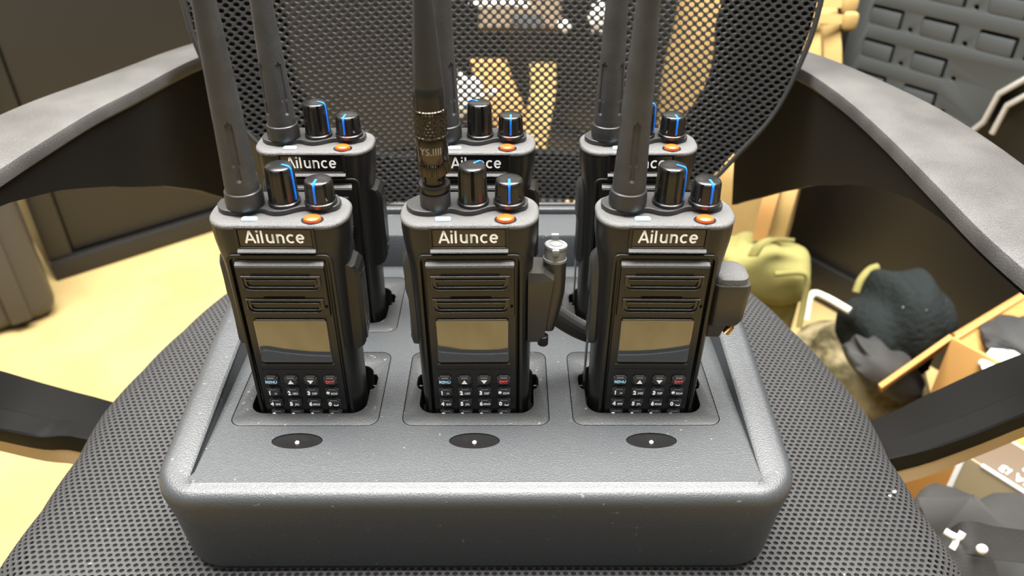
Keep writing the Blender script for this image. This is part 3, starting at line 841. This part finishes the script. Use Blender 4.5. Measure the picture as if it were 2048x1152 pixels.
def frame(o, run, nrm):            # matrix: local x along run, local y towards -nrm (away from the room), z up
    r = Vector(run); n = -Vector(nrm)
    return Matrix(((r.x, n.x, 0, o[0]), (r.y, n.y, 0, o[1]), (0, 0, 1, o[2]), (0, 0, 0, 1)))
def xf(me, M): me.transform(M); me.update(); return me
ZF = -.53
P0 = at_z(113, 562, ZF)
FA = frame((P0[0], P0[1], ZF), U, UN)
cb = thing('storage_cabinet', 'dark brown framed cabinet standing on the carpet at the left', 'cabinet', (P0[0], P0[1], ZF))
part('body', xf(box(0, 1.17, .022, .42, 0, .95, .003), FA), M_cab, cb)
part('plinth_rail', xf(box(0, 1.17, -.004, .022, 0, .042, .003), FA), M_cab, cb)
part('stile', xf(box(0, .045, .004, .022, .042, .95, .003), FA), M_cab, cb)
part('door_panel', xf(box(.049, 1.17, .012, .022, .048, .95, .003), FA), M_cab, cb)

hc = thing('hard_case', 'black ribbed hard case standing against the left end of the cabinet', 'case', (P0[0]-.15, P0[1]-.12, ZF))
FH = FA @ Tm(-.335, -.14, 0)
part('shell', xf(box(0, .315, 0, .16, .005, .33, .03, 4), FH), M_case, hc)
part('lid', xf(box(-.002, .317, -.004, .164, .235, .36, .03, 4), FH), M_case, hc)
for x in (.06, .25):
    part('rib', xf(box(x-.018, x+.018, -.012, .02, .02, .23, .006), FH), M_case, hc)
    l = part('latch', xf(box(x-.014, x+.014, -.016, .0, .20, .27, .004), FH), M_case, hc)
    part('latch_pin', xf(box(x-.008, x+.008, -.0185, -.015, .205, .212, .001), FH), M_trim, l)
part('foot', xf(box(.02, .295, .02, .14, 0, .008), FH), M_case, hc)

Q = at_t(1870, 62, 1.12)
FB = frame((Q[0], Q[1], 0), -Wd, WN) @ Tm(0, .012, 0)      # local x runs to the right and nearer
cb2 = thing('tall_cabinet', 'dark flat-sided cabinet behind the slotted grey panel at the right', 'cabinet', (Q[0]+.2, Q[1]+.1, ZF))
part('body', xf(box(-1.25, .75, .03, .45, ZF, .42, .004), FB), M_cab, cb2)
part('kick_board', xf(box(-1.25, .75, .02, .03, ZF, ZF+.08, .002), FB), M_cab, cb2)

# slotted panel: plate with real openings, a pad set in each opening
sp_ = .0848; rp_ = .0505; z0 = Q[2]
def inplane(px, py):
    v = CF + CR*(px-1024)/F_PX - CU*(py-576)/F_PX
    n3 = np.array([WN.x, WN.y, 0]); p = CAM+v*(np.dot(Q-CAM, n3)/np.dot(v, n3))
    return float(np.dot(p-Q, np.array([-Wd.x, -Wd.y, 0]))), float(p[2])
xl = inplane(1692, 60)[0]; a1 = inplane(1962, 246); a2 = inplane(1992, 190); a3 = inplane(2060, 152)
mp = thing('slotted_panel', 'grey rigid panel with rows of slots behind the right armrest', 'panel', (Q[0], Q[1], -.12))
zb_ = -.115
outl = [(xl, zb_), (a1[0]-.01, zb_), (a1[0], a1[1]-.01), a2, (a3[0], a3[1]), (a3[0]+.05, a3[1]+.02), (a3[0]+.05, .36), (xl, .36)]
holes = []; pads = []
for r in range(-5, 4):
    for c in range(-2, 4):
        x = c*sp_; z = z0-r*rp_
        if x-.04 < xl or x > a3[0]+.02: continue
        if z < zb_+.02 or (z < a3[1]+.02 and x+.03 > a1[0]): continue
        holes.append(rrect(x-.027, x+.027, z-.0145, z+.0145, .003, 3)); pads.append((x, z))
        if x+.0435+.004 < a3[0]: holes.append(ellipse(x+.0424, z-.010, .0038, .0038, 10))
VERT = Matrix(((1, 0, 0, 0), (0, 0, -1, 0), (0, 1, 0, 0), (0, 0, 0, 1)))
part('plate', xf(plate([outl]+holes, .006, .0008, VERT, seg=1), FB), M_molle, mp)
part('backing', xf(box(xl+.004, a1[0]-.015, .008, .014, zb_+.004, .355), FB), M_hole, mp)
for x, z in pads:
    part('slot_pad', xf(box(x-.0268, x+.0222, -.0026, .0075, z-.0138, z+.0092, .0008), FB), M_molle, mp)
tp = [(p[0], -.004, p[1]) for p in ((a1[0]-.012, zb_), a1, a2, a3, (a3[0]+.05, a3[1]+.02))]
part('edge_trim', xf(tube(tp, .0045, 8), FB), M_trim, mp)
part('edge_trim', xf(tube([(p[0]+.016, p[1], p[2]-.012) for p in tp[1:]], .0045, 8), FB), M_trim, mp)

def blob(c, r, seed, amp=.08, n=28, m=18, sq=2.0, M=None, freq=3.0):
    rnd = random.Random(seed); ph = [(rnd.uniform(0, 6.3), rnd.uniform(.7, 1.6)*freq, rnd.uniform(.7, 1.6)*freq, rnd.uniform(-1, 1)) for _ in range(7)]
    rings = []
    def sp(v, e): return math.copysign(abs(v)**e, v)
    for j in range(m+1):
        f = -PI/2+PI*(j+.0)/m
        f = max(-PI/2+.02, min(PI/2-.02, f)); R = []
        for i in range(n):
            a = 2*PI*i/n
            x, y, z = sp(math.cos(f), 2/sq)*sp(math.cos(a), 2/sq), sp(math.cos(f), 2/sq)*sp(math.sin(a), 2/sq), sp(math.sin(f), 2/sq)
            d = 1+amp*sum(math.sin(p[0]+p[1]*x*2+p[2]*z*2+p[3]*3*y) for p in ph)/3
            p = Vector((x*r[0]*d, y*r[1]*d, z*r[2]*d))
            if M is not None: p = M @ p
            R.append((c[0]+p.x, c[1]+p.y, c[2]+p.z))
        rings.append(R)
    return loft(rings, 70)
def band(path, wdir, hw, th, ang=40):
    rings = []
    P = [Vector(p) for p in path]; w = Vector(wdir).normalized()
    for i, p in enumerate(P):
        t = (P[min(i+1, len(P)-1)]-P[max(i-1, 0)]).normalized(); n = w.cross(t).normalized()
        rings.append([tuple(p+w*hw+n*th), tuple(p-w*hw+n*th), tuple(p-w*hw-n*th), tuple(p+w*hw-n*th)])
    return loft(rings, ang)

# tan rucksack behind the right half of the backrest
c0 = at_t(1490, 250, 1.26)
tb = thing('tan_rucksack', 'tall tan rucksack seen through the right half of the backrest mesh', 'backpack', (c0[0], c0[1], ZF))
Mr = Matrix.Rotation(math.radians(-32), 3, 'Z')
bh = (.08-ZF)/2
part('body', blob((c0[0], c0[1]+.06, ZF+bh), (.125, .07, bh), 3, .03, 32, 24, 4.5, Mr), M_tan, tb)
part('front_pocket', blob((c0[0]-.015, c0[1]-.015, ZF+.17), (.085, .045, .16), 5, .03, 28, 18, 4.5, Mr), M_tan, tb)
for px, w in ((1650, .012), (1612, .010)):
    q0 = at_t(px, -20, 1.06); q1 = at_t(px+12, 170, 1.06); q2 = at_t(px-20, 330, 1.08)
    part('webbing_strap', band(catmull([q0, at_t(px+14, 70, 1.05), q1, q2], 16), (.85, -.53, 0), w, .002), M_tan, tb)
for py in (6, 38):
    a_, b_ = at_t(1600, py-4, 1.035), at_t(1708, py+2, 1.035)
    s_ = part('compression_strap', band([a_, at_t(1650, py-1, 1.03), b_], (0, .3, 1), .006, .002), M_tan, tb)
    part('buckle', blob(at_t(1700, py+4, 1.03), (.010, .006, .012), 2, 0, 12, 8, 4), M_tan, s_)
for px in (1565, 1530):
    part('side_strap', band(catmull([at_t(px+30, 330, 1.07), at_t(px+10, 400, 1.07), at_t(px-12, 480, 1.10)], 10), (.85, -.53, 0), .010, .003), M_coyote if px < 1550 else M_tan, tb)

# coyote vest hung behind the middle of the backrest
vc = at_t(1030, 170, 1.30)
ve = thing('coyote_vest', 'orange-tan vest with two straps seen through the middle of the backrest mesh', 'vest', (vc[0], vc[1]+.05, ZF))
def patch(px0, py0, px1, py1, t, th=.012):
    a = at_t(px0, py0, t); b = at_t(px1, py0, t); c = at_t(px1, py1, t); d = at_t(px0, py1, t)
    n = np.cross(b-a, d-a); n = n/np.linalg.norm(n)*th
    rings = []
    for k, s in ((-1, .9), (-.6, 1), (.6, 1), (1, .9)):
        cen = (a+b+c+d)/4
        rings.append([tuple(cen+(p-cen)*s+n*k) for p in (a, b, c, d)])
    return loft(rings, 30)
part('left_strap', band(catmull([at_t(975, 120, 1.28), at_t(990, 165, 1.28), at_t(1012, 215, 1.28), at_t(1030, 275, 1.29)], 14), (1, 0, 0), .030, .010), M_coyote, ve)
part('right_strap', band(catmull([at_t(1085, 128, 1.28), at_t(1086, 180, 1.28), at_t(1078, 230, 1.28), at_t(1065, 300, 1.29)], 14), (1, 0, 0), .021, .010), M_tan, ve)
part('collar', patch(958, 0, 1122, 62, 1.29), mat('dull_coyote', (.10, .068, .038), .85), ve)
part('collar_patch', patch(1025, 32, 1085, 62, 1.27), M_bagblk, ve)
part('lower_panel', patch(900, 300, 1130, 420, 1.32), M_bagblk, ve)
part('stand', box(vc[0]-.02, vc[0]+.02, vc[1]+.09, vc[1]+.13, ZF, ZF+.3), M_armdark, ve)
for i, (px, py, w, h, lab) in enumerate(((935, 190, 34, 40, 'large white crumpled tag behind the centre rear radio'), (985, 185, 9, 10, 'small white tag on the coyote vest strap'), (1128, 52, 14, 12, 'white tag right of the vest collar, through the mesh'),
                                         (1196, 34, 18, 26, 'white tag beside the right rear antenna, through the mesh'), (1000, 8, 60, 7, 'white strip along the top edge of the picture'))):
    pc = at_t(px, py, 1.22)
    tag(obj('white_tag', blob((0, 0, 0), (w*1.22/1545, .006, h*1.22/1545), 20+i, .25, 16, 10, 2.4), M_paper, None, (pc[0], pc[1], pc[2]+H)), lab, 'tag', 'white tags behind the backrest')

# olive pouch standing on the carpet
pc = at_t(1545, 545, 1.08)
op = thing('olive_pouch', 'olive green canvas pouch with flap behind the right side of the seat', 'pouch', (pc[0], pc[1]+.05, ZF))
top_z = float(at_t(1545, 478, 1.12)[2]); ph_ = (top_z-ZF)/2
Mo = Matrix.Rotation(math.radians(-20), 3, 'Z')
part('body', blob((pc[0], pc[1]+.05, ZF+ph_), (.062, .045, ph_), 8, .02, 32, 20, 5, Mo), M_olive, op)
part('flap', blob((pc[0]-.002, pc[1]+.035, top_z-.035), (.065, .048, .036), 9, .03, 28, 14, 4, Mo), M_olive, op)
part('carry_loop', band(catmull([at_t(1505, 512, 1.045), at_t(1520, 490, 1.04), at_t(1545, 478, 1.045), at_t(1580, 480, 1.06)], 14), (.3, -.8, .5), .010, .002), M_olive, op)
part('edge_binding', tube(catmull([at_t(1550, 548, 1.05), at_t(1598, 545, 1.045), at_t(1615, 556, 1.045), at_t(1608, 605, 1.06), at_t(1598, 655, 1.07)], 20), .004, 8), M_olive, op)

# camouflage bag with a dark fleece bundle on top
cb_ = at_t(1688, 735, 1.14)
cam_bag = thing('camouflage_bag', 'blotchy tan camouflage bag slumped beside the seat edge', 'bag', (cb_[0]+.03, cb_[1]+.05, ZF))
hz = .078
part('body', blob((cb_[0]+.03, cb_[1]+.02, ZF+hz), (.10, .08, hz), 12, .08, 32, 18, 2.8, Mr), M_camo, cam_bag)
part('strap', tube(catmull([at_t(1612, 640, 1.09), at_t(1622, 590, 1.09), at_t(1650, 594, 1.09), at_t(1700, 622, 1.07)], 10), .0055, 8), M_cream, cam_bag, 'pale strap')
fc = at_t(1788, 648, 1.10)
fb = thing('fleece_bundle', 'dark green-grey lint-covered fleece bundle lying on the camouflage bag', 'bundle', (fc[0], fc[1], fc[2]-.06))
part('bundle', blob(fc, (.060, .065, .078), 31, .10, 40, 26, 2.6, Matrix.Rotation(math.radians(25), 3, 'Y')), M_knit, fb)
part('lower_fold', blob(at_t(1768, 738, 1.05), (.065, .04, .028), 33, .10, 28, 14, 2.4, Matrix.Rotation(math.radians(32), 3, 'Y')), M_bagblk, fb)
part('loop', tube(catmull([at_t(1712, 585, 1.13), at_t(1722, 560, 1.13), at_t(1740, 540, 1.13), at_t(1756, 534, 1.13)], 12), .006, 8), M_olive, fb, 'olive cord loop')

# open cardboard box
B0 = at_t(1903, 676, .96)
FX = frame((B0[0], B0[1], 0), -Wd, WN)
bz = float(B0[2])
cbx = thing('cardboard_box', 'open brown cardboard box beyond the right armrest', 'box', (B0[0]+.1, B0[1], ZF))
L_, D_ = .19, .22
part('near_side', xf(box(0, L_, 0, .005, ZF+.002, bz, .001), FX), M_card, cbx)
part('far_side', xf(box(0, .005, .0055, D_, ZF+.002, bz, .001), FX), M_card, cbx)
part('back_side', xf(box(0, L_, D_, D_+.005, ZF+.002, bz, .001), FX), M_card, cbx)
part('end_side', xf(box(L_-.005, L_, .0055, D_, ZF+.002, bz, .001), FX), M_card, cbx)
part('bottom', xf(box(0, L_, .0, D_, ZF, ZF+.004), FX), M_card, cbx)
fa_, fb_ = at_t(1903, 672, .965), at_t(1760, 772, .955)
fv = (fb_-fa_); vdir = at_t(1830, 720, .96)-CAM; vdir /= np.linalg.norm(vdir)
g_ = vdir*.10
def sheet(a, b, c, d, th):
    n = np.cross(b-a, d-a); n = n/np.linalg.norm(n)*th/2
    return loft([[tuple(p-n) for p in (a, b, c, d)], [tuple(p+n) for p in (a, b, c, d)]], 30)
dn = np.array([0, 0, -.014])
part('outer_flap', sheet(fa_, fb_, fb_+g_+dn, fa_+g_+dn, .006), M_card, cbx)
f1, f2 = at_t(1905, 668, .97), at_t(2085, 560, 1.07)
part('upper_flap', sheet(f1, f2, f2+np.array([.05, -.02, -.075]), f1+np.array([.05, -.03, -.045]), .005), M_card, cbx)
pp = at_t(2030, 735, .92)
tag(obj('packing_paper', blob((0, 0, 0), (.045, .035, .010), 50, .2, 20, 10, 2.4), M_paper, None, (pp[0]+.01, pp[1], pp[2]+H-.005)), 'crumpled white paper inside the open cardboard box', 'paper')
db = at_t(2055, 680, .97)
tag(obj('dark_sleeve', blob((0, 0, 0), (.055, .04, .022), 52, .12, 24, 12, 2.4), M_bagblk, None, (db[0], db[1], db[2]+H)), 'dark cloth lying in the cardboard box above the white paper', 'cloth')

# printed carton, lettering upside down from here
K0 = at_t(1926, 908, .84)
FK = frame((K0[0], K0[1], 0), -Wd, WN); kz = float(K0[2])
pk = thing('printed_carton', 'taupe printed carton with white upside-down lettering below the right armrest', 'box', (K0[0], K0[1], ZF))
part('carton', xf(box(0, .26, 0, .10, ZF, kz, .002), FK), M_taupe, pk)
top = part('top_panel', xf(box(.003, .257, .003, .097, kz-.001, kz+.001, .0004), FK), M_cartontop, pk)
part('corner_edge', xf(box(-.0015, .0045, -.0015, .0045, ZF+.01, kz+.0012, .001), FK), M_paper, pk)
part('top_edge', xf(box(.02, .26, -.0012, .003, kz-.002, kz+.0013, .0008), FK), M_paper, pk)
ROT = Matrix.Rotation(PI, 4, 'Z')
part('lettering', xf(text_mesh('ORIGINAL PRUSA i3', .0160, ROT, .0004, bold=.0003), FK @ Tm(.103, .0135, kz+.0016)), M_paper, top)
part('small_lettering', xf(text_mesh('by Jo', .0120, ROT, .0004, bold=.0002), FK @ Tm(.060, .0290, kz+.0016)), M_paper, top)
part('orange_stripe', xf(box(.003, .257, .066, .097, kz+.0008, kz+.0014), FK), mat('orange_print', (.75, .30, .05), .5), top)
part('red_line', xf(box(.003, .257, .060, .064, kz+.0008, kz+.0014), FK), mat('pale_pink_print', (.75, .45, .36), .5), top)

# black backpack in the corner
gb = at_t(1975, 1110, .70)
bp = thing('black_backpack', 'black nylon backpack with white zip pulls in the lower right corner', 'backpack', (gb[0], gb[1], ZF))
gh = .085
part('body', blob((gb[0]+.03, gb[1]-.01, gb[2]-.03), (.105, .085, .055), 61, .10, 36, 20, 2.6, Matrix.Rotation(math.radians(-20), 3, 'Z')), M_bagblk, bp)
part('base', blob((gb[0]+.04, gb[1]+.00, (gb[2]-.05+ZF)/2), (.10, .08, (gb[2]-.05-ZF)/2), 63, .03, 24, 14, 4), M_bagblk, bp)
part('top_flap', sheet(at_t(1838, 1000, .735), at_t(1945, 1000, .70), at_t(2015, 1065, .66), at_t(1870, 1090, .67), .006), mat('grey_nylon', (.042, .041, .040), .7, bump=(900, .4, .001)), bp)
part('side_flap', sheet(at_t(1930, 1000, .72), at_t(1950, 992, .715), at_t(2030, 1065, .68), at_t(1985, 1085, .66), .006), mat('grey_nylon', (.042, .041, .040)), bp)
part('webbing', band(catmull([at_t(1905, 1090, .635), at_t(1935, 1075, .625), at_t(1985, 1085, .625), at_t(2060, 1095, .63)], 14), (.2, .75, .6), .013, .0025), M_bagblk, bp)
part('rolled_strap', band(catmull([at_t(1890, 1080, .64), at_t(1915, 1100, .625), at_t(1945, 1130, .62), at_t(1960, 1170, .62)], 14), (.8, .3, .3), .016, .003), M_bagblk, bp)
z1 = part('zip_pull', tube(catmull([at_t(1890, 1062, .615), at_t(1903, 1070, .612), at_t(1918, 1075, .612), at_t(1926, 1064, .612)], 12), .0028, 8), M_paper, bp)
part('pull_tail', tube([at_t(1914, 1075, .612), at_t(1910, 1088, .612), at_t(1904, 1098, .612)], .0026, 8), M_paper, z1)
part('zip_pull', blob(at_t(1964, 1098, .61), (.0045, .004, .004), 2, 0, 12, 8, 2), M_paper, bp)

# crumbs of lint on the seat cover
for px, py, r, lab in ((1789, 984, .0011, 'larger white lint crumb on the seat cover right of the charger'), (1780, 992, .0008, 'smaller white lint crumb on the seat cover right of the charger')):
    q = at_z(px, py, -.0705)
    tag(obj('lint_crumb', blob((0, 0, 0), (r*1.3, r, r), 7, .2, 10, 6), M_paper, None, (q[0], q[1], q[2]+H)), lab, 'lint', 'lint crumbs on the seat')

# walls of the room, beyond the furniture
def wall(name, o, run, nrm, length):
    M = frame((o[0], o[1], 0), run, nrm)
    w = obj(name, xf(box(-length/2, length/2, 0, .1, 0, 2.5), M), M_wall); tag(w, kind='structure'); return w
wall('wall_left', Vector((.02, 1.70, 0))-UN*1.6, U, UN, 6.0)
wall('wall_right', Vector((.02, 1.70, 0))-WN*1.6, Wd, WN, 6.0)
